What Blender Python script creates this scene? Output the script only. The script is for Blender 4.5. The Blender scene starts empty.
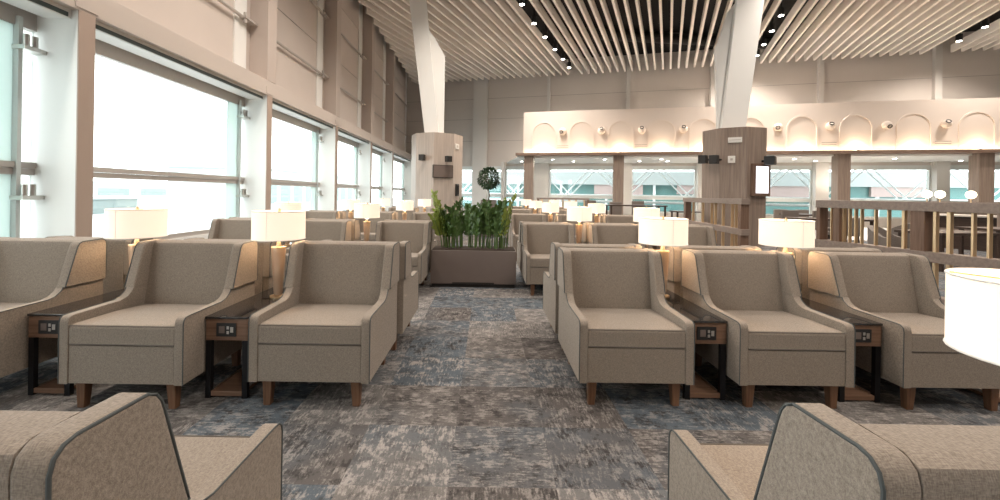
import bpy, bmesh, math, random
from mathutils import Vector, Matrix
random.seed(7)
sc = bpy.context.scene
COL = sc.collection
PI = math.pi
F, PX0, HY, H = 415.0, 487.0, 194.0, 1.35        # focal length in px, principal column, horizon row, eye height

ROLL = 0.0155                                     # the photographer's camera hangs a little to one side
def level(px, py): return px + ROLL * (py - HY), py - ROLL * (px - PX0)
# ------------------------------------------------------------------ materials
def mat(name, color, rough=0.6, metal=0.0, spec=0.4, emis=None, estr=0.0, noise=0.0, nscale=8.0, bump=0.0, bscale=40.0):
    m = bpy.data.materials.new(name); m.use_nodes = True
    nt = m.node_tree; b = nt.nodes['Principled BSDF']
    b.inputs['Base Color'].default_value = (*color, 1)
    b.inputs['Roughness'].default_value = rough
    b.inputs['Metallic'].default_value = metal
    b.inputs['Specular IOR Level'].default_value = spec
    if emis:
        b.inputs['Emission Color'].default_value = (*emis, 1)
        b.inputs['Emission Strength'].default_value = estr
    if noise or bump:
        tc = nt.nodes.new('ShaderNodeTexCoord')
    if noise:
        n = nt.nodes.new('ShaderNodeTexNoise'); n.inputs['Scale'].default_value = nscale; n.inputs['Detail'].default_value = 4
        nt.links.new(tc.outputs['Object'], n.inputs['Vector'])
        mx = nt.nodes.new('ShaderNodeMix'); mx.data_type = 'RGBA'
        mx.inputs['A'].default_value = (*[c * (1 - noise) for c in color], 1)
        mx.inputs['B'].default_value = (*[min(1, c * (1 + noise)) for c in color], 1)
        nt.links.new(n.outputs['Fac'], mx.inputs['Factor'])
        nt.links.new(mx.outputs['Result'], b.inputs['Base Color'])
    if bump:
        n2 = nt.nodes.new('ShaderNodeTexNoise'); n2.inputs['Scale'].default_value = bscale
        nt.links.new(tc.outputs['Object'], n2.inputs['Vector'])
        bp = nt.nodes.new('ShaderNodeBump'); bp.inputs['Strength'].default_value = bump; bp.inputs['Distance'].default_value = 0.01
        nt.links.new(n2.outputs['Fac'], bp.inputs['Height']); nt.links.new(bp.outputs['Normal'], b.inputs['Normal'])
    return m

def fabric_mat(name, c1, c2):
    """tweed weave: two crossed fine noises over a slow variation"""
    m = bpy.data.materials.new(name); m.use_nodes = True
    nt = m.node_tree; N = nt.nodes; L = nt.links; b = N['Principled BSDF']
    b.inputs['Roughness'].default_value = 0.92; b.inputs['Specular IOR Level'].default_value = 0.12
    b.inputs['Sheen Weight'].default_value = 0.15
    tc = N.new('ShaderNodeTexCoord')
    outs = []
    for sv in ((110, 420, 420), (420, 110, 110)):
        mp = N.new('ShaderNodeMapping'); mp.inputs['Scale'].default_value = sv
        L.new(tc.outputs['Object'], mp.inputs['Vector'])
        n = N.new('ShaderNodeTexNoise'); n.inputs['Scale'].default_value = 1.0; n.inputs['Detail'].default_value = 2
        L.new(mp.outputs['Vector'], n.inputs['Vector']); outs.append(n.outputs['Fac'])
    a = N.new('ShaderNodeMath'); a.operation = 'ADD'; L.new(outs[0], a.inputs[0]); L.new(outs[1], a.inputs[1])
    r = N.new('ShaderNodeMapRange'); r.inputs['From Min'].default_value = 0.66; r.inputs['From Max'].default_value = 1.34
    L.new(a.outputs[0], r.inputs['Value'])
    mx = N.new('ShaderNodeMix'); mx.data_type = 'RGBA'
    mx.inputs['A'].default_value = (*c1, 1); mx.inputs['B'].default_value = (*c2, 1)
    L.new(r.outputs['Result'], mx.inputs['Factor']); L.new(mx.outputs['Result'], b.inputs['Base Color'])
    bp = N.new('ShaderNodeBump'); bp.inputs['Strength'].default_value = 0.25; bp.inputs['Distance'].default_value = 0.004
    L.new(r.outputs['Result'], bp.inputs['Height']); L.new(bp.outputs['Normal'], b.inputs['Normal'])
    return m

def wood_mat(name, c1, c2, axis=2, rough=0.45, sc_=14.0):
    m = bpy.data.materials.new(name); m.use_nodes = True
    nt = m.node_tree; N = nt.nodes; L = nt.links; b = N['Principled BSDF']
    b.inputs['Roughness'].default_value = rough; b.inputs['Specular IOR Level'].default_value = 0.3
    tc = N.new('ShaderNodeTexCoord'); mp = N.new('ShaderNodeMapping')
    s = [sc_ * 4] * 3; s[axis] = sc_ * 0.18
    mp.inputs['Scale'].default_value = s; L.new(tc.outputs['Object'], mp.inputs['Vector'])
    n = N.new('ShaderNodeTexNoise'); n.inputs['Scale'].default_value = 1; n.inputs['Detail'].default_value = 5; n.inputs['Roughness'].default_value = 0.6
    L.new(mp.outputs['Vector'], n.inputs['Vector'])
    r = N.new('ShaderNodeMapRange'); r.inputs['From Min'].default_value = 0.3; r.inputs['From Max'].default_value = 0.7
    L.new(n.outputs['Fac'], r.inputs['Value'])
    mx = N.new('ShaderNodeMix'); mx.data_type = 'RGBA'
    mx.inputs['A'].default_value = (*c1, 1); mx.inputs['B'].default_value = (*c2, 1)
    L.new(r.outputs['Result'], mx.inputs['Factor']); L.new(mx.outputs['Result'], b.inputs['Base Color'])
    return m

def carpet_mat():
    """50 cm carpet tiles, each with its own tint, streak direction and worn pattern"""
    m = bpy.data.materials.new('carpet'); m.use_nodes = True
    nt = m.node_tree; N = nt.nodes; L = nt.links; b = N['Principled BSDF']
    b.inputs['Roughness'].default_value = 0.95; b.inputs['Specular IOR Level'].default_value = 0.1
    g = N.new('ShaderNodeNewGeometry')
    def vm(op, a, v=None, w=None):
        n = N.new('ShaderNodeVectorMath'); n.operation = op; L.new(a, n.inputs[0])
        if v is not None:
            if isinstance(v, tuple): n.inputs[1].default_value = v
            else: L.new(v, n.inputs[1])
        return n.outputs[0]
    def mm(op, a, c, cl=False):
        n = N.new('ShaderNodeMath'); n.operation = op; n.use_clamp = cl
        for i, q in enumerate((a, c)):
            if isinstance(q, (int, float)): n.inputs[i].default_value = q
            else: L.new(q, n.inputs[i])
        return n.outputs[0]
    def noise(vec, scale, detail=4, rough=0.6):
        n = N.new('ShaderNodeTexNoise'); n.inputs['Scale'].default_value = scale
        n.inputs['Detail'].default_value = detail; n.inputs['Roughness'].default_value = rough
        L.new(vec, n.inputs['Vector']); return n.outputs['Fac']
    def ramp(fac, lo, hi):
        r = N.new('ShaderNodeMapRange'); r.inputs['From Min'].default_value = lo; r.inputs['From Max'].default_value = hi
        L.new(fac, r.inputs['Value']); return r.outputs['Result']
    def mix(f, a, c):
        n = N.new('ShaderNodeMix'); n.data_type = 'RGBA'
        if isinstance(f, (int, float)): n.inputs['Factor'].default_value = f
        else: L.new(f, n.inputs['Factor'])
        for k, q in (('A', a), ('B', c)):
            if isinstance(q, tuple): n.inputs[k].default_value = (*q, 1)
            else: L.new(q, n.inputs[k])
        return n.outputs['Result']
    p = g.outputs['Position']
    p2 = vm('ADD', p, (0.16, 0.09, 0.0))
    idx = vm('FLOOR', vm('MULTIPLY', p2, (2, 2, 0)))
    wn = N.new('ShaderNodeTexWhiteNoise'); wn.noise_dimensions = '3D'; L.new(idx, wn.inputs['Vector'])
    sp = N.new('ShaderNodeSeparateColor'); L.new(wn.outputs['Color'], sp.inputs[0])
    rr, rg, rb = sp.outputs
    off = vm('MULTIPLY', wn.outputs['Color'], (37.0, 53.0, 11.0))
    q = vm('ADD', p, off)
    sx = noise(vm('MULTIPLY', q, (70, 14, 1)), 1, 5, 0.7)
    sy = noise(vm('MULTIPLY', q, (14, 70, 1)), 1, 5, 0.7)
    st = N.new('ShaderNodeMix'); st.data_type = 'FLOAT'
    L.new(mm('GREATER_THAN', rr, 0.62), st.inputs['Factor']); L.new(sx, st.inputs['A']); L.new(sy, st.inputs['B'])
    streak = st.outputs['Result']
    blot = noise(q, 11.0, 9, 0.80)
    cloud = noise(p, 1.1, 3, 0.5)
    fine = noise(p, 120.0, 2, 0.6)
    # ground colour of each tile: greyed cream, taupe or slate blue
    blot2 = noise(vm('ADD', q, (7.3, 3.1, 0.0)), 9.0, 9, 0.8)
    base = mix(ramp(rg, 0.3, 0.75), (0.175, 0.163, 0.155), (0.098, 0.088, 0.084))
    base = mix(mm('MULTIPLY', ramp(mm('ADD', rb, mm('MULTIPLY', cloud, 0.7)), 0.85, 1.1), 0.9), base, (0.088, 0.112, 0.136))
    base = mix(mm('MULTIPLY', ramp(cloud, 0.50, 0.66), 0.45), base, (0.095, 0.122, 0.145))
    # pale worn threads
    base = mix(mm('MULTIPLY', ramp(mm('ADD', mm('MULTIPLY', streak, 0.38), mm('MULTIPLY', blot, 0.67)), 0.52, 0.59), mm('SUBTRACT', 0.95, mm('MULTIPLY', rg, 0.55))), base, (0.37, 0.34, 0.32))
    # dark distressed flecks
    dk = ramp(mm('ADD', mm('MULTIPLY', blot2, 0.78), mm('MULTIPLY', streak, 0.27)), 0.52, 0.445)
    base = mix(mm('MULTIPLY', dk, mm('ADD', mm('MULTIPLY', rg, 0.5), 0.45)), base, (0.034, 0.031, 0.031))
    base = mix(mm('MULTIPLY', ramp(fine, 0.35, 0.7), 0.3), base, (0.075, 0.070, 0.068))
    L.new(base, b.inputs['Base Color'])
    bp = N.new('ShaderNodeBump'); bp.inputs['Strength'].default_value = 0.35; bp.inputs['Distance'].default_value = 0.006
    L.new(mm('ADD', streak, mm('MULTIPLY', fine, 0.6)), bp.inputs['Height']); L.new(bp.outputs['Normal'], b.inputs['Normal'])
    return m

def glass_mat(name, tint=(0.97, 1.0, 0.99)):
    m = bpy.data.materials.new(name); m.use_nodes = True
    nt = m.node_tree; N = nt.nodes; L = nt.links
    N.remove(N['Principled BSDF'])
    t = N.new('ShaderNodeBsdfTransparent'); t.inputs['Color'].default_value = (*tint, 1)
    gl = N.new('ShaderNodeBsdfGlossy'); gl.inputs['Roughness'].default_value = 0.02
    mx = N.new('ShaderNodeMixShader'); mx.inputs[0].default_value = 0.05
    L.new(t.outputs[0], mx.inputs[1]); L.new(gl.outputs[0], mx.inputs[2])
    L.new(mx.outputs[0], N['Material Output'].inputs['Surface'])
    return m

M = {}
M['fabric'] = fabric_mat('tweed', (0.178, 0.147, 0.119), (0.345, 0.291, 0.240))
M['piping'] = mat('piping', (0.07, 0.078, 0.078), 0.8)
M['piping_soft'] = mat('piping_soft', (0.13, 0.112, 0.095), 0.85)
M['leg'] = wood_mat('walnut_leg', (0.10, 0.050, 0.028), (0.19, 0.10, 0.058))
M['walnut'] = wood_mat('walnut', (0.14, 0.078, 0.05), (0.25, 0.15, 0.10), axis=0)
M['walnut_v'] = wood_mat('walnut_upright', (0.12, 0.072, 0.05), (0.22, 0.14, 0.10), axis=2)
M['taupe_wood'] = wood_mat('taupe_wood', (0.21, 0.16, 0.13), (0.33, 0.26, 0.215), axis=2, sc_=6)
M['taupe_board'] = wood_mat('taupe_board', (0.20, 0.155, 0.13), (0.29, 0.23, 0.195), axis=1, sc_=6)
M['blackmetal'] = mat('black_metal', (0.018, 0.018, 0.02), 0.4, 0.6)
M['darkglass'] = mat('smoked_glass', (0.02, 0.018, 0.018), 0.06, 0.0, 0.9)
M['steel'] = mat('brushed_steel', (0.62, 0.6, 0.57), 0.3, 1.0)
M['brass'] = mat('brass', (0.78, 0.58, 0.36), 0.42, 0.9)
M['lampbase'] = mat('lamp_base', (0.60, 0.44, 0.32), 0.3, 0.3)
M['shade'] = mat('lamp_shade', (0.85, 0.78, 0.66), 0.9, 0, 0.1, (1.0, 0.84, 0.66), 0.29)
M['white'] = mat('white_paint', (0.72, 0.71, 0.69), 0.5, noise=0.03)
M['fin'] = mat('fin_white', (0.84, 0.84, 0.82), 0.5)
M['tan'] = mat('tan_panel', (0.55, 0.475, 0.43), 0.6, noise=0.04, nscale=1.5)
M['tan2'] = mat('tan_blind', (0.62, 0.55, 0.505), 0.7, noise=0.03, nscale=2)
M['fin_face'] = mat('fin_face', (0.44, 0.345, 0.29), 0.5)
M['beam'] = mat('beam_paint', (0.59, 0.525, 0.48), 0.55)
M['frame'] = mat('window_frame', (0.50, 0.46, 0.43), 0.45, 0.2)
M['paleframe'] = mat('pale_frame', (0.62, 0.65, 0.64), 0.4, 0.1)
M['backwall'] = mat('back_wall_panel', (0.55, 0.505, 0.465), 0.7, noise=0.04, nscale=0.8)
M['pilaster'] = mat('pilaster_paint', (0.58, 0.56, 0.53), 0.6)
M['seam'] = mat('panel_joint', (0.30, 0.28, 0.26), 0.8)
M['fascia'] = mat('fascia_plaster', (0.73, 0.645, 0.58), 0.7, noise=0.02, nscale=3)
M['soffit'] = mat('soffit_white', (0.86, 0.87, 0.86), 0.6)
M['ledge'] = wood_mat('ledge_wood', (0.17, 0.11, 0.08), (0.26, 0.18, 0.14), axis=0, sc_=5)
M['ceil'] = mat('ceiling_void', (0.012, 0.011, 0.011), 0.9)
M['baffle'] = mat('baffle', (0.84, 0.78, 0.72), 0.6)
M['planter'] = mat('planter', (0.17, 0.135, 0.12), 0.45, noise=0.05)
M['plinth'] = mat('plinth_dark', (0.03, 0.027, 0.025), 0.6)
M['soil'] = mat('soil', (0.035, 0.022, 0.015), 0.95, noise=0.4, nscale=40)
M['leaf'] = mat('leaf', (0.060, 0.115, 0.026), 0.38, spec=0.5, noise=0.45, nscale=9)
M['leaf_light'] = mat('leaf_light', (0.25, 0.31, 0.06), 0.4, spec=0.5, noise=0.35, nscale=9)
M['stem'] = mat('plant_stem', (0.10, 0.16, 0.05), 0.5)
M['leaf_tree'] = mat('tree_leaf', (0.045, 0.085, 0.04), 0.45, noise=0.45, nscale=10)
M['trunk'] = mat('tree_trunk', (0.12, 0.085, 0.06), 0.8)
M['black'] = mat('black_plastic', (0.02, 0.02, 0.021), 0.45)
M['plasticwhite'] = mat('white_plastic', (0.78, 0.76, 0.72), 0.5)
M['darkwood'] = wood_mat('dark_wood', (0.035, 0.022, 0.017), (0.07, 0.045, 0.035), axis=0)
M['seatgrey'] = fabric_mat('grey_wool', (0.14, 0.12, 0.105), (0.23, 0.20, 0.18))
M['screen'] = mat('lit_screen', (0.1, 0.1, 0.1), 0.3, emis=(0.95, 0.93, 1.0), estr=1.1)
M['glow'] = mat('lit_globe', (0.9, 0.85, 0.75), 0.4, emis=(1.0, 0.82, 0.6), estr=3.0)
M['led'] = mat('lit_led', (0.9, 0.9, 0.9), 0.4, emis=(1.0, 0.94, 0.85), estr=14.0)
M['led_warm'] = mat('lit_led_strip', (0.9, 0.9, 0.9), 0.4, emis=(1.0, 0.76, 0.52), estr=1.8)
M['glass'] = glass_mat('window_glass')
M['apron'] = mat('apron', (0.44, 0.46, 0.46), 0.9, noise=0.12, nscale=0.05)
M['hangar'] = mat('hangar', (0.40, 0.43, 0.425), 0.8)
M['hangar2'] = mat('hangar_grey', (0.24, 0.28, 0.275), 0.8)
M['teal'] = mat('teal_glass', (0.10, 0.215, 0.205), 0.35, noise=0.25, nscale=0.5)
M['palebuild'] = mat('pale_cladding', (0.42, 0.32, 0.30), 0.7)
M['trusswhite'] = mat('truss_white', (0.85, 0.87, 0.87), 0.5)
M['darkvent'] = mat('dark_slot', (0.05, 0.075, 0.075), 0.5)
M['bounce_pale'] = mat('pale_bounce', (0.55, 0.52, 0.48), 0.35, noise=0.08, nscale=2)  # pale tone for the added slab that bounces light
M['carpet'] = carpet_mat()
M['pale_wood'] = wood_mat('pale_wood', (0.42, 0.355, 0.31), (0.54, 0.465, 0.41), axis=2, sc_=6)
def frosted():
    m = bpy.data.materials.new('frosted_glass'); m.use_nodes = True
    nt = m.node_tree; N = nt.nodes; L = nt.links; N.remove(N['Principled BSDF'])
    a = N.new('ShaderNodeBsdfDiffuse'); a.inputs['Color'].default_value = (0.72, 0.78, 0.76, 1)
    t = N.new('ShaderNodeBsdfTranslucent'); t.inputs['Color'].default_value = (0.70, 0.77, 0.75, 1)
    mx = N.new('ShaderNodeMixShader'); mx.inputs[0].default_value = 0.62
    L.new(a.outputs[0], mx.inputs[1]); L.new(t.outputs[0], mx.inputs[2]); L.new(mx.outputs[0], N['Material Output'].inputs['Surface'])
    return m
M['frosted'] = frosted()

# ------------------------------------------------------------------ mesh builder
class MB:
    def __init__(s): s.bm = bmesh.new()
    def _add(s, verts, faces):
        vs = [s.bm.verts.new(v) for v in verts]
        fs = []
        for f in faces:
            try: fs.append(s.bm.faces.new([vs[i] for i in f]))
            except ValueError: pass
        return vs, fs
    def _bevel(s, fs, w, seg):
        es = list({e for f in fs for e in f.edges})
        bmesh.ops.recalc_face_normals(s.bm, faces=fs)
        bmesh.ops.bevel(s.bm, geom=es, offset=w, segments=seg, profile=0.5, affect='EDGES', clamp_overlap=True)
    def box(s, x0, x1, y0, y1, z0, z1, bev=0, seg=2, mtx=None):
        v = [(x, y, z) for z in (z0, z1) for y in (y0, y1) for x in (x0, x1)]
        if mtx: v = [mtx @ Vector(p) for p in v]
        f = [(0, 2, 3, 1), (4, 5, 7, 6), (0, 1, 5, 4), (2, 6, 7, 3), (0, 4, 6, 2), (1, 3, 7, 5)]
        _, fs = s._add(v, f)
        if bev: s._bevel(fs, bev, seg)
        return s
    def prism(s, prof, a0, a1, axis='x', bev=0, seg=2, mtx=None, skipz=None):
        """extrude a closed 2D profile along an axis"""
        def P(a, p):
            v = {'x': (a, p[0], p[1]), 'y': (p[0], a, p[1]), 'z': (p[0], p[1], a)}[axis]
            return (mtx @ Vector(v)) if mtx else v
        n = len(prof)
        v = [P(a0, p) for p in prof] + [P(a1, p) for p in prof]
        f = [tuple(range(n - 1, -1, -1)), tuple(range(n, 2 * n))]
        f += [(i, (i + 1) % n, n + (i + 1) % n, n + i) for i in range(n)]
        _, fs = s._add(v, f)
        bmesh.ops.recalc_face_normals(s.bm, faces=fs)
        if bev:
            es = [e for e in {e for f_ in fs[:2] for e in f_.edges} if skipz is None or max(abs(v_.co.z - skipz) for v_ in e.verts) > 0.004]
            bmesh.ops.bevel(s.bm, geom=es, offset=bev, segments=seg, profile=0.5, affect='EDGES', clamp_overlap=True)
        return s
    def lathe(s, prof, n=24, c=(0, 0, 0), cap=True):
        rings = []
        for r, z in prof:
            rings.append([s.bm.verts.new((c[0] + r * math.cos(2 * PI * k / n), c[1] + r * math.sin(2 * PI * k / n), c[2] + z)) for k in range(n)])
        for a, b in zip(rings, rings[1:]):
            for k in range(n): s.bm.faces.new((a[k], a[(k + 1) % n], b[(k + 1) % n], b[k]))
        if cap:
            s.bm.faces.new(rings[0][::-1]); s.bm.faces.new(rings[-1])
        return s
    def tube(s, pts, r, n=8, closed=False):
        pts = [Vector(p) for p in pts]; rings = []; N_ = len(pts)
        rs = r if isinstance(r, (list, tuple)) else [r] * N_
        for i, p in enumerate(pts):
            if closed: t = pts[(i + 1) % N_] - pts[i - 1]
            else: t = pts[min(i + 1, N_ - 1)] - pts[max(i - 1, 0)]
            t.normalize()
            u = t.cross(Vector((0.3, 0.9, 0.31))); u.normalize(); w = t.cross(u)
            rings.append([s.bm.verts.new(p + (u * math.cos(2 * PI * k / n) + w * math.sin(2 * PI * k / n)) * rs[i]) for k in range(n)])
        pr = list(zip(rings, rings[1:])) + ([(rings[-1], rings[0])] if closed else [])
        for a, b in pr:
            for k in range(n): s.bm.faces.new((a[k], a[(k + 1) % n], b[(k + 1) % n], b[k]))
        if not closed:
            s.bm.faces.new(rings[0][::-1]); s.bm.faces.new(rings[-1])
        return s
    def sphere(s, c, r, u=16, v=10, sx=1, sy=1, sz=1):
        bmesh.ops.create_uvsphere(s.bm, u_segments=u, v_segments=v, radius=r, matrix=Matrix.Translation(c) @ Matrix.Diagonal((sx, sy, sz, 1)))
        return s
    def quad(s, *p):
        s._add(p, [(0, 1, 2, 3)]); return s
    def build(s, name, m, parent=None, smooth=True, angle=35):
        me = bpy.data.meshes.new(name)
        bmesh.ops.recalc_face_normals(s.bm, faces=s.bm.faces[:]) if smooth is not None else None
        s.bm.to_mesh(me); s.bm.free()
        me.materials.append(M[m] if isinstance(m, str) else m)
        if smooth:
            me.polygons.foreach_set('use_smooth', [True] * len(me.polygons))
            me.set_sharp_from_angle(angle=math.radians(angle))
        o = bpy.data.objects.new(name, me); COL.objects.link(o)
        if smooth and len(me.polygons) < 400:
            wn_ = o.modifiers.new('weighted', 'WEIGHTED_NORMAL'); wn_.keep_sharp = True
        if parent: o.parent = parent
        return o

def tag(o, label=None, cat=None, group=None, kind=None):
    if label: o['label'] = label
    if cat: o['category'] = cat
    if group: o['group'] = group
    if kind: o['kind'] = kind
    return o
def thing(name, label, cat, loc=(0, 0, 0), rz=0.0, group=None):
    o = bpy.data.objects.new(name, None); COL.objects.link(o)
    o.empty_display_size = 0.1
    o.location = loc; o.rotation_euler = (0, 0, rz)
    return tag(o, label, cat, group)
def struct(mb, name, m, parent=None, label=None, smooth=True):
    o = mb.build(name, m, parent, smooth)
    if parent is None: tag(o, label, None, None, 'structure')
    return o
def copy_tree(o, parent=None):
    c = o.copy(); COL.objects.link(c)
    if parent: c.parent = parent
    for ch in list(o.children): copy_tree(ch, c)
    return c

# ------------------------------------------------------------------ camera
cam = bpy.data.cameras.new('camera'); co = bpy.data.objects.new('camera', cam); COL.objects.link(co)
co.location = (0, 0, H); co.matrix_world = Matrix.Translation((0, 0, H)) @ Matrix.Rotation(PI / 2, 4, 'X') @ Matrix.Rotation(ROLL, 4, 'Z')
cam.sensor_width = 36; cam.lens = F * 36 / 1000
cam.shift_x = (500 - PX0) / 1000; cam.shift_y = (HY - 250) / 1000
cam.clip_start = 0.05; cam.clip_end = 2000
sc.camera = co

# ================================================================== SETTING
XW = -4.9                      # inner line of the window wall
XG = -5.43                     # glass line
BA, BK = 25.5, 0.27          # back wall  Y = BA - BK*X
def back_y(x): return BA - BK * x
def hit(px, a, k, py=130):     # where the sight line of a column of the photo meets the wall line Y = a - k*X
    t = (level(px, py)[0] - PX0) / F
    y = a / (1 + k * t)
    return t * y, y

struct(MB().box(-5.6, 28, -7, 29, -0.3, 0), 'floor', 'carpet', smooth=False)
struct(MB().prism([(8.2, 14.6), (28, 11.0), (28, 17.9), (1.6, 25.0), (1.6, 19.0), (8.2, 17.4)], 0.0, 0.012, axis='z'), 'floor_bounce', 'bounce_pale', smooth=False)  # unseen pale slab added to bounce light up to the soffit
struct(MB().box(-5.9, 28, -7, 30, 9.3, 9.5), 'ceiling', 'ceil', smooth=False)

# --- back wall (turned a little): upper solid part, sill part, pilasters, windows below
ang = -math.atan(BK); cu, su = math.cos(ang), math.sin(ang)
B0 = Vector((-5.6, back_y(-5.6), 0))
MW = Matrix.Translation(B0) @ Matrix.Rotation(ang, 4, 'Z')     # local x runs along the wall, local y goes outside
def u_of(px):
    x, y = hit(px, BA, BK); return (x + 5.6) / cu
UL = (28 + 5.6) / cu
WZ0, WZ1 = 0.45, 3.05
wb = MB().box(0, UL, 0, 0.3, WZ1, 9.3, mtx=MW).box(0, UL, 0, 0.3, 0, WZ0, mtx=MW).box(0, u_of(461), 0, 0.3, WZ0, WZ1, mtx=MW)
back = struct(wb, 'wall_back', 'backwall', smooth=False)
sm = MB()
for z in (4.6, 5.95, 7.2):
    sm.box(0.3, UL, -0.006, 0.01, z, z + 0.02, mtx=MW)
sm.build('panel_joint', 'seam', back, False)
for i, (a, b_) in enumerate([(474, 488), (547, 550), (625.5, 629.5), (709, 716), (816, 821), (931, 938)]):
    struct(MB().box(u_of(a), u_of(b_), -0.22, 0.0, 0.0 if i == 0 else WZ1, 9.2, mtx=MW), 'trim_%d' % (i + 1), 'pilaster', smooth=False)
piers = [(503, 506), (535, 550), (624, 632), (697, 702), (813, 826), (932, 945), (1010, 1020)]
edges = [461, 474] + [q for p in piers for q in p] + [1100]
for i, (a, b_) in enumerate(piers):
    ua, ub = u_of(a), u_of(b_)
    struct(MB().box(ua, ub, -0.35, 0.3, 0, 3.3, mtx=MW, bev=0.01), 'column_%d' % (i + 1), 'pilaster')
spans = [(461, 474), (488, 503), (506, 535), (550, 624), (632, 697), (702, 813), (826, 932), (945, 1010), (1020, 1090)]
for i, (a, b_) in enumerate(spans):
    ua, ub = u_of(a), u_of(b_)
    w = MB()
    for z0, z1 in ((WZ0, WZ0 + 0.08), (1.18, 1.36), (WZ1 - 0.22, WZ1)): w.box(ua, ub, 0.0, 0.12, z0, z1, mtx=MW)
    for uu in (ua, ub - 0.08): w.box(uu, uu + 0.08, 0.001, 0.119, WZ0, WZ1, mtx=MW)
    wo = struct(w, 'window_%d' % (20 + i), 'paleframe', smooth=False)
    MB().box(ua + 0.05, ub - 0.05, 0.05, 0.06, WZ0 + 0.04, WZ1 - 0.04, mtx=MW).build('pane', 'glass', wo, False)

# --- right wall, out of frame
struct(MB().box(27.7, 28, -7, 19.2, 0, 9.3), 'wall_right', 'backwall', smooth=False)

struct(MB().box(3.0, 28, -7.3, -7, 0, 9.3).box(-5.6, 3.0, -7.3, -7, 0, 9.3), 'wall_rear', 'backwall', smooth=False)

# --- window wall on the left: fins, beam, windows, upper panels
BAY, Y1 = 4.10, 4.95
fins = [Y1 - 8.4, Y1 - 4.2, Y1, 9.2, 13.35, 17.4, 21.4]
YEND = back_y(-5.6)
struct(MB().box(-5.75, XW, -7, YEND, 3.47, 3.80, bev=0.01), 'beam_left', 'beam')
struct(MB().box(-5.75, -5.38, -7, YEND, 0, 0.5), 'wall_left', 'fin', smooth=False)
ul = MB().box(-5.6, -5.3, -7, YEND, 3.80, 9.3)
upl = struct(ul, 'wall_left_upper', 'tan2', smooth=False)
for i, y in enumerate(fins):
    fo_ = struct(MB().box(-5.6, XW, y, y + 0.20, 0, 3.47, bev=0.008), 'column_%d' % (20 + i), 'fin')
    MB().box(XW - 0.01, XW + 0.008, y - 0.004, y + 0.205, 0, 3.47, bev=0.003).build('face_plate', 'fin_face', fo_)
    struct(MB().box(-5.3, XW + 0.003, y - 0.02, y + 0.36, 3.80, 9.3, bev=0.006), 'trim_%d' % (20 + i), 'tan', smooth=False)
    struct(MB().box(-5.02, XW + 0.012, y - 0.05, y + 0.25, 3.50, 3.66, bev=0.004), 'trim_%d' % (40 + i), 'beam')
bays = [(fins[i] + 0.2, fins[i + 1]) for i in range(len(fins) - 1)] + [(fins[-1] + 0.2, YEND)]
for i, (ya, yb) in enumerate(bays):
    w = MB()
    w.box(XG - 0.06, XG + 0.03, ya, yb, 1.49, 1.565); w.box(XG - 0.06, XG + 0.05, ya, yb, 1.57, 1.64)
    w.box(XG - 0.06, XG + 0.03, ya, yb, 0.5, 0.58); w.box(XG - 0.06, XG + 0.03, ya, yb, 3.20, 3.47)
    w.box(XG - 0.05, XG + 0.02, ya, ya + 0.07, 0.5, 3.47)
    wo = struct(w, 'window_%d' % (i + 1), 'frame', smooth=False)
    ym = yb - 0.60
    if yb - ya > 2:
        MB().box(XG - 0.05, XG + 0.07, yb - 0.225, yb - 0.18, 0.58, 3.3).build('mullion', 'paleframe', wo, False)
        MB().box(XG + 0.0, XG + 0.008, yb - 0.58, yb - 0.225, 0.58, 3.3).build('frosted_pane', 'frosted', wo, False)
    MB().box(XG - 0.02, XG - 0.008, ya, yb, 0.54, 3.4).build('pane', 'glass', wo, False)
    if yb - ya > 2:
        for z in (2.97, 1.25):
            cl = MB().lathe([(0.03, 0), (0.03, 0.13)], 12, (XG + 0.12, yb - 0.19, z)).lathe([(0.03, 0), (0.03, 0.13)], 12, (XG + 0.12, yb - 0.10, z))
            cl.box(XG + 0.0, XG + 0.16, yb - 0.24, yb + 0.0, z - 0.05, z, bev=0.006)
            cl.tube([(XG, yb - 0.17, z + 0.07), (XG + 0.13, yb - 0.17, z + 0.07)], 0.015)
            cl.build('glass_clamp', 'steel', wo)
    # blind cassette slung under the beam
    bl = struct(MB().box(-5.30, -4.99, ya + 0.0, yb - 0.0, 3.36, 3.469, bev=0.006), 'trim_%d' % (60 + i), 'white')
    MB().box(-5.00, -4.975, ya + 0.05, yb - 0.05, 3.37, 3.42).build('blind_slot', 'darkvent', bl, False)
    # upper bay: joints, pale strip beside the fin, handrails and fittings
    if yb > 2:
        st = struct(MB().box(-5.31, -5.27, yb - 0.62, yb - 0.20, 3.9, 9.2), 'trim_%d' % (80 + i), 'fin', smooth=False)
        rl = MB()
        for z in (5.0, 6.9):
            rl.tube([(-5.2, ya + 0.1, z), (-5.2, yb - 0.05, z)], 0.035)
            rl.lathe([(0.035, -0.11), (0.035, 0.11)], 12, (-5.17, yb - 0.42, z))
            rl.box(-5.3, -5.12, yb - 0.47, yb - 0.02, z - 0.02, z + 0.02)
        for z in (5.9, 7.9): rl.box(-5.31, -5.285, ya, yb, z, z + 0.02)
        rl.build('rail_fitting', 'frame', st)

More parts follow.
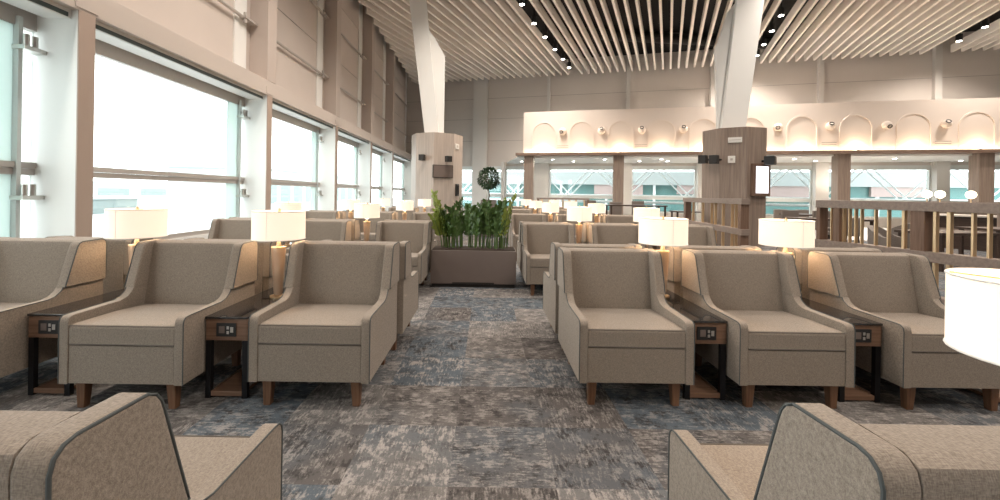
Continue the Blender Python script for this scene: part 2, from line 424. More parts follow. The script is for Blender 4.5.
# --- outside to the left: apron and low buildings
struct(MB().box(-400, -7.5, -120, 400, -4.2, -4.0), 'ground_apron', 'apron', smooth=False)
def block(name, label, cat, x0, x1, y0, y1, z1, m, wins=3):
    t = thing(name, label, cat, ((x0 + x1) / 2, (y0 + y1) / 2, -4.0))
    hx, hy = (x1 - x0) / 2, (y1 - y0) / 2
    MB().box(-hx, hx, -hy, hy, 0, z1).build('wall', m, t, False)
    MB().box(-hx - 0.3, hx + 0.3, -hy - 0.3, hy + 0.3, z1, z1 + 0.5).build('roof', 'hangar', t, False)
    for k in range(wins):
        y = -hy + (k + 0.5) * 2 * hy / wins
        MB().box(hx, hx + 0.06, y - hy / wins * 0.7, y + hy / wins * 0.7, z1 * 0.3, z1 * 0.7).build('window', 'hangar2', t, False)
    return t
block('terminal_pier', 'pale low airport pier outside beyond the first big window', 'building', -95, -80, 10, 95, 3.0, 'hangar2', 12)
block('cargo_shed', 'pale shed with flat roof standing outside behind the airport pier', 'building', -190, -160, 40, 210, 7.6, 'hangar', 8)
block('gate_building', 'grey green gate building outside the window beside the third fin', 'building', -60, -42, 78, 130, 9.5, 'hangar', 9)
block('service_hut', 'small pink service hut on the apron in front of the pier', 'building', -62, -56, 24, 31, 4.6, 'palebuild', 2)
for k, (x, y) in enumerate([(-40, 14), (-52, 34), (-36, 27)]):
    t = thing('airport_truck', ['white box truck parked on the apron outside, front-most of three', 'white box truck parked on the apron beside the pink hut', 'white box truck on the apron between the two other trucks'][k], 'truck', (x, y, -4.0), 0.3 * k, 'apron trucks')
    MB().box(-1.2, 1.2, -3.2, 1.6, 0.9, 3.4, bev=0.05).build('cargo_box', 'white', t)
    MB().prism([(1.7, 0.6), (3.6, 0.6), (3.6, 1.6), (3.0, 2.6), (1.7, 2.6)], -1.1, 1.1).build('cab', 'white', t)
    for sx in (-1.0, 1.0):
        for sy in (-2.3, 2.7):
            MB().lathe([(0.45, -0.15), (0.45, 0.15)], 14).build('wheel', 'black', t)
            w = t.children[-1]; w.rotation_euler = (0, PI / 2, 0); w.location = (sx, sy, 0.45)

# --- outside behind the back wall: white truss bridge in front of a teal glass building
def wl(u, v, z): return MW @ Vector((u, v, z))
tb = thing('teal_building', 'teal glass building outside behind the back windows', 'building', wl(14, 16, -4), ang)
MB().box(-18, 28, 0, 8, 0, 6.4).build('glass_wall', 'teal', tb, False)
MB().box(-18, 28, -0.4, 8, 6.4, 7.6).build('parapet', 'hangar', tb, False)
for k in range(11):
    MB().box(-17.8 + k * 4.2, -17.6 + k * 4.2, -0.2, 0, 0, 6.4).build('mullion', 'trusswhite', tb, False)
for k in range(4):
    MB().box(-2 + k * 7.2, 2.3 + k * 7.2, -0.3, 0, 5.2 + 0.4 * (k % 2), 7.0).build('cladding_panel', 'palebuild', tb, False)
tr = thing('truss_bridge', 'white tubular truss of the boarding bridge outside the back windows', 'bridge', wl(0, 6, 0), ang)
MB().tube([(-2, 0, 1.35), (38, 0, 1.35)], 0.11).build('bottom_chord', 'trusswhite', tr)
MB().tube([(-2, 0, 3.55), (38, 0, 3.55)], 0.11).build('top_chord', 'trusswhite', tr)
MB().tube([(-2, -0.6, 0.95), (38, -0.6, 0.95)], 0.09).build('guard_rail', 'trusswhite', tr)
for k in range(10):
    x = -2 + 4.0 * k
    for dx in (0.0, 0.45):
        MB().tube([(x + dx, 0.02, 1.35), (x + 2.0 + dx, 0.02, 3.5)], 0.05).build('diagonal', 'trusswhite', tr)
        MB().tube([(x + 2.0 + dx, 0.15, 3.5), (x + 4.0 + dx, 0.15, 1.35)], 0.05).build('diagonal', 'trusswhite', tr)
gd = struct(MB().box(-10, 45, 0.5, 40, -4.2, -4.0, mtx=MW), 'ground_bridge_side', 'apron', smooth=False)

# --- arched fascia over the bar
FA, FK = 21.0, 0.24
fang = -math.atan(FK); fc = math.cos(fang)
FX0, FY0 = hit(523.5, FA, FK)
MF = Matrix.Translation((FX0, FY0, 0)) @ Matrix.Rotation(fang, 4, 'Z')    # local x along the fascia, -y towards us
def fu(px):
    x, y = hit(px, FA, FK); return (x - FX0) / fc
FL = fu(1060)
ZT = 5.43
zb = lambda u: 3.40
fas = MB()
for f0, f1 in ((0.0, FL),):
    v = [(f0, 0, zb(f0)), (f1, 0, zb(f1)), (f1, 0, ZT), (f0, 0, ZT), (f0, 0.35, zb(f0)), (f1, 0.35, zb(f1)), (f1, 0.35, ZT), (f0, 0.35, ZT)]
    fas._add([MF @ Vector(p) for p in v], [(0, 1, 2, 3), (7, 6, 5, 4), (0, 4, 5, 1), (3, 2, 6, 7), (0, 3, 7, 4), (1, 5, 6, 2)])
fascia = struct(fas, 'wall_fascia', 'fascia', smooth=False)
lg = MB()
lv = []
for yy, dz0, dz1 in ((-0.20, -0.13, 0.0), (0.36, -0.13, 0.0)):
    for u in (-0.35, FL):
        lv += [(u, yy, zb(u) + dz0), (u, yy, zb(u) + dz1)]
lg._add([MF @ Vector(p) for p in lv], [(0, 2, 3, 1), (4, 5, 7, 6), (0, 1, 5, 4), (2, 6, 7, 3), (1, 3, 7, 5), (0, 4, 6, 2)])
struct(lg, 'trim_ledge', 'ledge', smooth=False)
# led strip lying on the ledge against the fascia
ls = MB()
sv = []
for yy in (-0.13, -0.10):
    for u in (0.05, FL - 0.05):
        sv += [(u, yy, zb(u) + 0.004), (u, yy, zb(u) + 0.016)]
ls._add([MF @ Vector(p) for p in sv], [(0, 2, 3, 1), (4, 5, 7, 6), (0, 1, 5, 4), (2, 6, 7, 3), (1, 3, 7, 5), (0, 4, 6, 2)])
tag(ls.build('led_strip', 'led_warm', None, False), 'glowing warm strip of light along the ledge under the arches', 'light')
arches = [544, 581.5, 621, 662, 703.5, 750, 802, 856, 914, 977]
uplight_u = []
for i, px in enumerate(arches):
    uc = fu(px); r = 0.60; zs = 4.33
    pr = []
    w = 0.07
    pts = [(uc - r, zb(uc) + 0.02)] + [(uc + r * math.cos(PI - PI * k / 20), zs + r * math.sin(PI * k / 20)) for k in range(21)] + [(uc + r, zb(uc) + 0.02)]
    pin = [(uc - r + w, zb(uc) + 0.02)] + [(uc + (r - w) * math.cos(PI - PI * k / 20), zs + (r - w) * math.sin(PI * k / 20)) for k in range(21)] + [(uc + r - w, zb(uc) + 0.02)]
    a = MB(); n = len(pts)
    for k in range(n - 1):
        v = []
        for (p, q) in ((pts[k], pin[k]), (pts[k + 1], pin[k + 1])):
            v += [(p[0], 0.0, p[1]), (p[0], -0.035, p[1]), (q[0], -0.035, q[1]), (q[0], 0.0, q[1])]
        a._add([MF @ Vector(t) for t in v], [(0, 1, 5, 4), (1, 2, 6, 5), (2, 3, 7, 6)])
    bmesh.ops.remove_doubles(a.bm, verts=a.bm.verts[:], dist=1e-4)
    a.build('arch_molding', 'fascia', fascia)
    uplight_u.append(uc)
# small uplights on the ledge, one under each arch
for i, uc in enumerate(uplight_u):
    p = MF @ Vector((uc, -0.165, zb(uc) + 0.0))
    u_ = thing('ledge_uplight', 'small round uplight on the ledge at the foot of an arch', 'light', p, fang, 'uplights under the arches')
    MB().lathe([(0.033, 0.0), (0.033, 0.03), (0.024, 0.03)], 14).build('body', 'steel', u_)
    MB().lathe([(0.022, 0.028), (0.022, 0.034)], 14).build('bulb', 'led_warm', u_)
    ld = bpy.data.lights.new('uplight', 'POINT'); ld.energy = 8; ld.color = (1, 0.72, 0.45); ld.shadow_soft_size = 0.03
    lo = bpy.data.objects.new('uplight', ld); COL.objects.link(lo); lo.location = MF @ Vector((uc, -0.15, zb(uc) + 0.12))
al = bpy.data.lights.new('ledge_wash', 'AREA'); al.shape = 'RECTANGLE'; al.size = FL - 0.2; al.size_y = 0.05; al.energy = 26; al.color = (1, 0.74, 0.50)
ao = bpy.data.objects.new('ledge_wash', al); COL.objects.link(ao)
uz = FL / 2
tilt = 0.0
ao.matrix_world = MF @ Matrix.Translation((uz, -0.115, zb(uz) + 0.03)) @ Matrix.Rotation(tilt, 4, 'Y') @ Matrix.Rotation(PI - 0.15, 4, 'X')
# swivel wall spots between the arches
for i, (px, face) in enumerate([(563, 0), (601.5, 1), (641.5, 1), (683, 1), (777, 0), (829, 1), (885, 2), (944, 1)]):
    uc = fu(px)
    p = MF @ Vector((uc, 0, 4.42))
    s_ = thing('wall_spotlight', 'cream ball spotlight on the arched fascia, number %s counting from its window end' % ['one', 'two', 'three', 'four', 'five', 'six', 'seven', 'eight'][i], 'spotlight', p, fang, 'ball spotlights between the arches')
    MB().lathe([(0.13, -0.03), (0.15, 0.0)], 20).build('mount', 'fascia', s_).rotation_euler = (PI / 2, 0, 0)
    MB().sphere((0, -0.11, 0), 0.17, 20, 12).build('ball', 'fascia', s_)
    hd = MB().lathe([(0.085, 0), (0.085, 0.035), (0.06, 0.035), (0.055, 0.0)], 18, cap=False).lathe([(0.057, 0.004), (0.057, 0.012)], 18)
    h_ = hd.build('aperture', 'black', s_)
    d = [Vector((-0.35, -0.75, -0.2)), Vector((-0.1, -0.8, 0.55)), Vector((0.1, -0.7, -0.35))][face].normalized()
    h_.rotation_euler = d.to_track_quat('Z', 'Y').to_euler(); h_.location = Vector((0, -0.11, 0)) + d * 0.145
for i, px in enumerate([563, 641, 829, 943]):
    uc = fu(px); z = 3.66
    v_ = thing('slot_vent', 'narrow twin slot vent under the %s spotlight of the arched fascia' % ['first', 'third', 'sixth', 'eighth'][i], 'vent', MF @ Vector((uc, 0, z)), fang)
    MB().box(-0.30, 0.30, -0.012, -0.002, -0.05, 0.12).build('plate', 'fascia', v_)
    for dz in (-0.02, 0.07):
        MB().box(-0.27, 0.27, -0.016, -0.012, dz, dz + 0.025).build('slot', 'seam', v_, False)
# soffit over the bar between fascia and back wall
so = MB()
p = [MF @ Vector((-0.3, 0.33, 0)), MF @ Vector((FL, 0.33, 0)), Vector((28, back_y(28) + 0.0, 0)), Vector((FX0 - 0.6, back_y(FX0 - 0.6), 0))]
so.prism([(q.x, q.y) for q in p], 3.20, 3.27, axis='z')
struct(so, 'ceiling_soffit', 'soffit', smooth=False)
for i, px in enumerate([522, 553, 574, 605, 640, 662, 668, 795, 816, 895, 961]):
    x, y = hit(px, 22.2 if i % 2 else 23.4, 0.22)
    d_ = thing('recessed_downlight', 'small lit recessed downlight in the white soffit above the bar', 'light', (x, y, 3.195), 0, 'soffit downlights')
    MB().lathe([(0.10, 0.0), (0.10, -0.012), (0.075, -0.014)], 16).build('ring', 'white', d_)
    MB().lathe([(0.07, -0.012), (0.07, -0.018)], 16).build('lens', 'led', d_)
# brown columns under the fascia
for i, (a, b_) in enumerate([(524.5, 534), (614, 624.5), (838.5, 851.5), (980, 995.5)]):
    ua, ub = fu(a), fu(b_)
    struct(MB().box(ua, ub, 0.0, 0.5, 0, zb((ua + ub) / 2) - 0.12, mtx=MF, bev=0.015), 'pillar_%d' % (i + 1), 'taupe_wood')
# added fill lights without fittings, so the bar is as bright as its own downlights make it
for k in range(4):
    ld = bpy.data.lights.new('bar_fill', 'AREA'); ld.size = 0.25; ld.energy = 240; ld.color = (1, 0.86, 0.72)
    lo = bpy.data.objects.new('bar_fill', ld); COL.objects.link(lo); lo.location = (3.5 + 4.5 * k, 22.0 - 0.9 * k, 3.2)

# ------------------------------------------------------------------ ceiling baffles
ZB = 8.25
NV0 = Vector((0.9165, -0.4, 0))
def c_of(px, py):
    px, py = level(px, py); y = (ZB - H) * F / (HY - py); return NV0.x * (px - PX0) / F * y + NV0.y * y
tracks = [(c_of(522, 5) + c_of(569, 68)) / 2, (c_of(781, 16) + c_of(757, 56)) / 2, (c_of(985, 27.5) + c_of(959, 41.5)) / 2]
D = Vector((0.4, 0.9165, 0)); NV = Vector((0.9165, -0.4, 0))
c = -14.6
while c < 15.2:
    if min(abs(c - t) for t in tracks) > 0.25:
        # points with n.p = c :  p = n*c + d*s
        def s_at_x(x): return (x - NV.x * c) / D.x
        def s_at_y(y): return (y - NV.y * c) / D.y
        s0 = max(s_at_x(-4.75), s_at_y(9.0))
        s1 = (BA - 0.45 - BK * NV.x * c - NV.y * c) / (D.y + BK * D.x)
        s1 = min(s1, s_at_x(27.2))
        if s1 - s0 > 0.6:
            mid = NV * c + D * ((s0 + s1) / 2)
            b_ = MB().box(-0.045, 0.045, -(s1 - s0) / 2, (s1 - s0) / 2, 0, 0.36, bev=0.006)
            o = b_.build('ceiling_baffle', 'baffle', None)
            o.location = (mid.x, mid.y, ZB); o.rotation_euler = (0, 0, -math.atan2(D.x, D.y))
            tag(o, 'long beige acoustic baffle hung in rows under the dark ceiling', 'baffle', 'ceiling baffles')
    c += 0.385
def down(px, py, k):
    px, py = level(px, py)
    y = (ZB - H) * F / (HY - py); x = (px - PX0) / F * y
    t = thing('track_spotlight', 'small lit black spotlight on the %s ceiling track, %s one towards the back wall' % k, 'spotlight', (x, y, ZB + 0.02), 0, 'ceiling track spotlights')
    MB().lathe([(0.09, 0.0), (0.11, 0.02), (0.11, 0.28), (0.04, 0.3), (0.04, 0.62)], 16).build('can', 'black', t)
    MB().lathe([(0.085, -0.012), (0.085, 0.004)], 16).build('lens', 'led', t)
def overhead(x, y, e):  # added soft fill along the track lines, no fixtures of its own
    ld = bpy.data.lights.new('overhead_fill', 'SPOT'); ld.energy = e * 0.85; ld.color = (1.0, 0.885, 0.775); ld.spot_size = math.radians(148); ld.spot_blend = 1.0; ld.shadow_soft_size = 0.22
    lo = bpy.data.objects.new('overhead_fill', ld); COL.objects.link(lo); lo.location = (x, y, ZB - 0.03)
for tc in tracks[:2]:
    for yy, e in ((-3.5, 480), (-0.5, 480), (2.5, 480), (5.5, 480), (8.5, 480), (11.5, 560), (14.5, 700), (17.5, 900), (20.0, 900)):
        overhead((tc + 0.4 * yy) / 0.9165, yy, e)
for yy in (-2, 4, 10, 14.5, 17.5): overhead((tracks[2] + 0.4 * yy) / 0.9165, yy, 700)
ordn = ['first', 'second', 'third', 'fourth', 'fifth', 'sixth']
for i, q in enumerate([(522, 5), (534, 24), (545, 37.5), (555, 50), (563, 59.5), (569, 68)]): down(*q, ('long', ordn[i]))
for i, q in enumerate([(781, 16), (772, 31.5), (763.5, 45), (757, 56)]): down(*q, ('middle', ordn[i]))
for i, q in enumerate([(985, 27.5), (959, 41.5)]): down(*q, ('outer', ordn[i]))
for i, tc in enumerate(tracks):
    s0 = (8.0 - NV.y * tc) / D.y; s1 = (BA - 0.5 - BK * NV.x * tc - NV.y * tc) / (D.y + BK * D.x)
    mid = NV * tc + D * ((s0 + s1) / 2)
    o = MB().box(-0.05, 0.05, -(s1 - s0) / 2, (s1 - s0) / 2, 0, 0.08).build('ceiling_track', 'black', None, False)
    o.location = (mid.x, mid.y, ZB + 0.64); o.rotation_euler = (0, 0, -math.atan2(D.x, D.y))
    tag(o, 'black lighting track above the %s row of ceiling spotlights' % ['long', 'middle', 'outer'][i], 'track')
# ducts in the dark void
for i, (x, y) in enumerate([(6, 13), (9, 20)]):
    tag(MB().lathe([(0.25, -6), (0.25, 6)], 18).build('ceiling_duct', 'plinth', None), 'dark round air duct in the void above the baffles, %s of two' % ['nearer', 'farther'][i], 'duct')
    o = bpy.data.objects[-1] if False else COL.objects[-1]
    o.location = (x, y, 8.98); o.rotation_euler = (0, PI / 2, 0.1)

# ================================================================== clad pillars with leaning steel columns
def clad_pillar(name, cx, cy, R, z1, idx, rot, m='taupe_wood'):
    st = MB()
    n = 8
    prof = [(R * math.cos(2 * PI * (k + 0.5) / n + rot), R * math.sin(2 * PI * (k + 0.5) / n + rot)) for k in range(n)]
    st.prism(prof, 0, z1, axis='z')
    o = struct(st, name, m, smooth=False); o.location = (cx, cy, 0)
    return o
pilL = clad_pillar('pillar_11', -1.73, 14.2, 0.87, 3.31, 0, 0.40, 'pale_wood')
pilR = clad_pillar('pillar_12', 7.31, 12.35, 0.87, 3.33, 1, 0.25)
def leaning(name, x0, z0, x1, z1, y, w0, w1, d, side):
    a = MB()
    v = []
    for x, z, w in ((x0, z0, w0), (x1, z1, w1)):
        v += [(x - w / 2, y - d, z), (x + w / 2, y - d, z), (x + w / 2, y - d + 0.12, z), (x - w / 2, y - d + 0.12, z)]
    a._add(v, [(0, 1, 2, 3), (7, 6, 5, 4), (0, 4, 5, 1), (1, 5, 6, 2), (2, 6, 7, 3), (3, 7, 4, 0)])
    o = struct(a, name, 'fin', smooth=False)
    b_ = MB()
    b_.prism(side, y - d + 0.14, y - d + 0.22, axis='y')
    b_.build('web_plate', 'fin', o, False)
    return o
leaning('column_31', -1.88, 3.31, -2.60, 9.3, 14.2, 0.47, 0.60, 0.30, [(-1.85, 3.31), (-1.50, 3.31), (-1.50, 6.0), (-1.84, 6.6), (-2.12, 6.95), (-2.12, 6.0)])
leaning('column_32', 7.13, 3.33, 7.83, 9.3, 12.35, 0.70, 0.84, 0.30, [(7.1, 3.33), (6.74, 3.33), (6.64, 5.7), (7.0, 6.8), (7.4, 7.3), (7.4, 6.0)])
# fittings on the pillars
def on_px(px, py, y):
    px, py = level(px, py)
    return ((px - PX0) / F * y, y, H + (HY - py) / F * y)
def on_facet(px, py, c, phi, out=0.0):
    """point of a pillar's facet (normal angle phi in degrees) seen at a photo position, and the turn that faces it"""
    a = math.radians(phi); nx, ny = math.cos(a), math.sin(a); dd = 0.87 * math.cos(PI / 8) + out
    px, py = level(px, py); t = (px - PX0) / F
    y = (c[0] * nx + c[1] * ny + dd) / (t * nx + ny)
    return (t * y, y, H + (HY - py) / F * y), a + PI / 2
PL, PR = (-1.73, 14.2), (7.31, 12.35)
def box_speaker(px, py, c, phi, lab, turn=0.0):
    k_ = 0.72 if c is PL else 0.9
    p, rz = on_facet(px, py, c, phi, 0.27 * k_)
    t = thing('wall_speaker', lab, 'speaker', p, rz)
    t.scale = (k_, k_, k_)
    b = Matrix.Rotation(turn, 4, 'Z')
    MB().prism([(-0.12, -0.13), (0.12, -0.13), (0.12, 0.13), (-0.12, 0.13)], -0.14, 0.14, axis='y', bev=0.02, mtx=b).build('cabinet', 'black', t)
    MB().box(-0.10, 0.10, -0.15, -0.14, -0.11, 0.11, mtx=b).build('grille', 'plinth', t)
    MB().tube([(0, 0.12, 0), (0, 0.268, 0)], 0.03).build('bracket', 'blackmetal', t)
box_speaker(703, 159.5, PR, -165.8, 'black box speaker at the window-side corner of the bar pillar', 0.6)
box_speaker(714, 159.5, PR, -165.8, 'black box speaker beside the white plate on the bar pillar', 0.6)
box_speaker(770, 160.5, PR, -75.8, 'black box speaker on the far edge of the bar pillar above the screen', 0.5)
box_speaker(422, 157.5, PL, -112, 'black box speaker on the pale face of the aisle pillar', 0.2)
box_speaker(448.5, 159.0, PL, -67, 'black box speaker above the dark panel on the aisle pillar', 0.2)
p, rz = on_facet(735, 140, PR, -120.8)
t = thing('wall_sign', 'small white sign near the top of the bar pillar', 'sign', p, rz); MB().box(-0.17, 0.17, -0.03, 0.0, -0.075, 0.075, bev=0.005).build('plate', 'plasticwhite', t); MB().box(-0.14, 0.14, -0.034, -0.03, -0.008, 0.008).build('strip', 'frame', t)
p, rz = on_facet(731.5, 159.5, PR, -120.8)
t = thing('wall_switch_box', 'square white plate below the sign on the bar pillar', 'switch', p, rz); MB().box(-0.09, 0.09, -0.04, 0.0, -0.1, 0.1, bev=0.008).build('plate', 'plasticwhite', t); MB().box(-0.03, 0.03, -0.046, -0.04, -0.03, 0.03).build('button', 'frame', t)
p, rz = on_facet(760.3, 179.5, PR, -75.8, 0.05)
t = thing('wall_screen', 'lit portrait screen in a wooden frame on the bar pillar', 'screen', p, rz)
MB().box(-0.29, 0.29, -0.06, 0.05, -0.46, 0.44, bev=0.01).build('frame', 'walnut_v', t)
MB().box(-0.21, 0.21, -0.066, -0.06, -0.38, 0.36).build('display', 'screen', t, False)
for k in range(5): MB().box(-0.16, 0.16, -0.069, -0.066, 0.24 - k * 0.11, 0.245 - k * 0.11).build('display_line', 'frame', t, False)
p, rz = on_facet(442.5, 171.5, PL, -67)
t = thing('wall_panel', 'wide dark brown panel on the aisle pillar', 'panel', p, rz); MB().box(-0.34, 0.34, -0.06, 0.0, -0.21, 0.21, bev=0.01).build('plate', 'plinth', t); MB().box(-0.32, 0.32, -0.066, -0.06, -0.19, 0.19).build('face', 'planter', t)
p, rz = on_facet(457, 146.5, PL, -22)
t = thing('wall_notice', 'small white notice high on the aisle pillar', 'sign', p, rz); MB().box(-0.13, 0.13, -0.02, 0.0, -0.085, 0.085, bev=0.005).build('plate', 'plasticwhite', t); MB().box(-0.06, 0.06, -0.023, -0.02, -0.04, 0.04).build('mark', 'backwall', t)
p, rz = on_facet(456.5, 190, PL, -22)
t = thing('wall_phone', 'slim black wall phone low on the aisle pillar', 'phone', p, rz); MB().box(-0.10, 0.10, -0.05, 0.0, -0.2, 0.2, bev=0.01).build('body', 'black', t); MB().box(-0.03, 0.03, -0.09, -0.05, -0.15, 0.15, bev=0.01).build('handset', 'plinth', t)

# ================================================================== ARMCHAIR
W2 = 0.365
SP = [(0.0, 0.16), (0.0, 0.515), (0.006, 0.54), (0.022, 0.553), (0.05, 0.556), (0.36, 0.560), (0.41, 0.572), (0.448, 0.598), (0.463, 0.622), (0.772, 0.622), (0.772, 0.16)]
WP = [(0.464, 0.624), (0.472, 0.646), (0.545, 0.875), (0.553, 0.896), (0.566, 0.913), (0.588, 0.924), (0.735, 0.928), (0.757, 0.923), (0.773, 0.909), (0.780, 0.885), (0.780, 0.624)]
def make_chair():
    t = thing('wing_armchair', 'x', 'armchair')
    OY = -0.39
    sh = Matrix.Translation((0, OY, 0))
    for s in (-1, 1):
        a, b_ = sorted((s * W2, s * (W2 - 0.055)))
        p = MB().prism(SP, a, b_, bev=0.007, mtx=sh, skipz=0.622).build('side_panel', 'fabric', t)
        MB().tube([(s * (W2 - 0.001), q[0] + OY, q[1]) for q in SP[:9]], 0.003, 6).build('piping', 'piping', p)
        a, b_ = sorted((s * (W2 - 0.0552), s * (W2 + 0.014)))
        w = MB().prism(WP, a, b_, bev=0.012, seg=3, mtx=sh, skipz=0.624).build('wing', 'fabric', t)
        MB().tube([(s * (W2 + 0.011), q[0] * 0.992 + OY + 0.005, q[1] - (0.003 if q[1] > 0.8 else 0)) for q in WP], 0.0036, 6, closed=True).build('piping', 'piping', w)
        for yy, inset in ((0.065, 0), (0.70, 0)):
            l = MB(); cx = s * 0.268; v = []
            for z, h in ((0.0, 0.021), (0.165, 0.029)):
                for dx, dy in ((-1, -1), (1, -1), (1, 1), (-1, 1)):
                    v.append((cx + dx * h + (0.004 * s if z == 0 else 0), OY + yy + dy * h, z))
            _, fs = l._add(v, [(0, 3, 2, 1), (4, 5, 6, 7), (0, 1, 5, 4), (1, 2, 6, 5), (2, 3, 7, 6), (3, 0, 4, 7)])
            l._bevel(fs, 0.003, 1)
            l.build('leg', 'leg', t)
    xi = W2 - 0.054
    bp = [(0.545, 0.42), (0.628, 0.885), (0.640, 0.912), (0.665, 0.924), (0.745, 0.924), (0.770, 0.912), (0.777, 0.89), (0.777, 0.165), (0.60, 0.165)]
    MB().prism(bp, -xi, xi, mtx=sh).build('backrest', 'fabric', t)
    cp = [(0.004, 0.390), (0.004, 0.485), (0.018, 0.502), (0.04, 0.505), (0.30, 0.502), (0.558, 0.487), (0.558, 0.390)]
    cu_ = MB().prism(cp, -xi, xi, bev=0.008, mtx=sh).build('seat_cushion', 'fabric', t)
    MB().tube([(-xi + 0.004, OY + 0.008, 0.498), (xi - 0.004, OY + 0.008, 0.498)], 0.003, 6).build('piping', 'piping_soft', cu_)
    MB().tube([(-xi + 0.004, OY + 0.003, 0.392), (xi - 0.004, OY + 0.003, 0.392)], 0.003, 6).build('piping', 'piping_soft', cu_)
    MB().box(-xi, xi, OY + 0.006, OY + 0.60, 0.16, 0.384, bev=0.007).build('seat_base', 'fabric', t)
    return t

# ================================================================== DOUBLE SIDE TABLE (serves both rows) and lamp
def make_table(half=0.72):
    t = thing('side_table', 'x', 'table')
    MB().box(-0.138, 0.138, -half, half, 0.515, 0.530, bev=0.003).build('glass_top', 'darkglass', t)
    bx = MB().box(-0.135, 0.135, -half + 0.008, half - 0.008, 0.375, 0.5145, bev=0.003).build('apron_box', 'walnut', t)
    for s in (-1, 1):
        y = s * (half - 0.008)
        o = MB().box(-0.064, 0.064, min(y, y + s * 0.008), max(y, y + s * 0.008), 0.402, 0.490, bev=0.003).build('outlet_plate', 'black', t)
        for k, (xa, xb, za, zb_) in enumerate([(-0.045, -0.008, 0.425, 0.470), (0.005, 0.020, 0.45, 0.47), (0.005, 0.020, 0.42, 0.44), (0.028, 0.048, 0.43, 0.465)]):
            MB().box(xa, xb, min(y + s * 0.008, y + s * 0.011), max(y + s * 0.008, y + s * 0.011), za, zb_, bev=0.001).build('socket', 'steel' if k else 'planter', o)
        for sx in (-1, 1):
            MB().box(sx * 0.118 - 0.017, sx * 0.118 + 0.017, s * (half - 0.025) - 0.015, s * (half - 0.025) + 0.015, 0.0, 0.375).build('leg', 'blackmetal', t, False)
    base = MB().box(-0.1005, 0.1005, -half + 0.012, half - 0.012, 0.012, 0.045, bev=0.003).build('base_shelf', 'walnut', t)
    for sx in (-1, 1):
        MB().box(sx * 0.0975 - 0.003, sx * 0.0975 + 0.003, -half + 0.045, half - 0.045, 0.035, 0.055).build('edge_strip', 'steel', base, False)
    return t
def make_lamp():
    t = thing('table_lamp', 'x', 'lamp')
    MB().lathe([(0.058, 0.0), (0.058, 0.012), (0.032, 0.018)], 28).build('foot', 'brass', t)
    MB().lathe([(0.028, 0.016), (0.032, 0.05), (0.042, 0.18), (0.051, 0.355), (0.048, 0.365)], 28).build('stem', 'lampbase', t)
    MB().lathe([(0.053, 0.365), (0.053, 0.377), (0.02, 0.380), (0.012, 0.42)], 28).build('collar', 'brass', t)
    MB().lathe([(0.028, 0.42), (0.035, 0.47), (0.028, 0.52)], 16).build('bulb', 'glow', t)
    z0, z1, r = 0.437, 0.642, 0.188
    sh = MB().lathe([(r, z0), (r, z1), (r - 0.004, z1), (r - 0.004, z0), (r, z0)], 48, cap=False)
    s_ = sh.build('lamp_shade', 'shade', t)
    for z in (z0, z1):
        MB().tube([(r * math.cos(2 * PI * k / 40), r * math.sin(2 * PI * k / 40), z) for k in range(40)], 0.0032, 6, closed=True).build('rim', 'plasticwhite', s_)
    MB().box(-0.0015, 0.0015, -r - 0.001, -r + 0.001, z0, z1).build('seam', 'plasticwhite', s_, False)
    f = MB()
    for k in range(3):
        a = 2 * PI * k / 3
        f.tube([(0, 0, z1 - 0.01), ((r - 0.003) * math.cos(a), (r - 0.003) * math.sin(a), z1 - 0.006)], 0.0035, 6)
    f.lathe([(0.012, z1 - 0.02), (0.012, z1 + 0.008), (0.005, z1 + 0.022)], 12)
    f.build('finial', 'brass', t)
    return t

chair0, table0, lamp0 = make_chair(), make_table(), make_lamp()
used = {'c': False, 't': False, 'l': False}
def place(kind, src, x, y, rz, label, group, z=0.0):
    o = src if not used[kind] else copy_tree(src)
    used[kind] = True
    o.location = (x, y, z); o.rotation_euler = (0, 0, rz); o.scale = (1, 1, 1)
    o['label'] = label; o['group'] = group
    return o
BANK = {'w': 'window bank', 'b': 'bar bank'}
ORD = ['first', 'second', 'third', 'fourth', 'fifth']
SEAT = ['aisle seat', 'second from the aisle', 'third from the aisle', 'fourth from the aisle']
def chair(x, yfront, away, row, bank, seat):
    rz = PI if away else 0.0
    y = yfront - 0.39 if away else yfront + 0.39
    lab = 'taupe tweed wing armchair in %s row facing %s, %s, %s' % (ORD[row], 'away' if away else 'us', BANK[bank], SEAT[seat])
    o = place('c', chair0, x, y, rz, lab, 'taupe armchairs in rows')
    if row == 0 and bank == 'w' and not away: o.scale = (1.03, 1.0, 1.035)
def lamp_light(x, y, z, e=10.0):
    ld = bpy.data.lights.new('lamp_bulb', 'POINT'); ld.energy = e; ld.color = (1.0, 0.66, 0.38); ld.shadow_soft_size = 0.04
    lo = bpy.data.objects.new('lamp_bulb', ld); COL.objects.link(lo); lo.location = (x, y, z)
PAIR = ['between the aisle seats and their neighbours', 'between the second and third seats']
def table_lamp(x, y, row, bank, k, dy, dx=0.0):
    place('t', table0, x, y, 0, 'walnut side table with smoked glass top, %s rows, %s, %s' % (ORD[row], BANK[bank], ['beside the aisle seats', 'beyond the second seats'][k]), 'glass topped side tables')
    o = place('l', lamp0, x + dx, y + dy, 0.0, 'lit cream drum lamp on side table, %s rows, %s, %s' % (ORD[row], BANK[bank], ['beside the aisle seats', 'beyond the second seats'][k]), 'drum table lamps', 0.530)
    if row == 0 and bank == 'w': o.scale = (1, 1, 1.03)
    lamp_light(x + dx, y + dy, 0.530 + 0.51)

G = 2.87
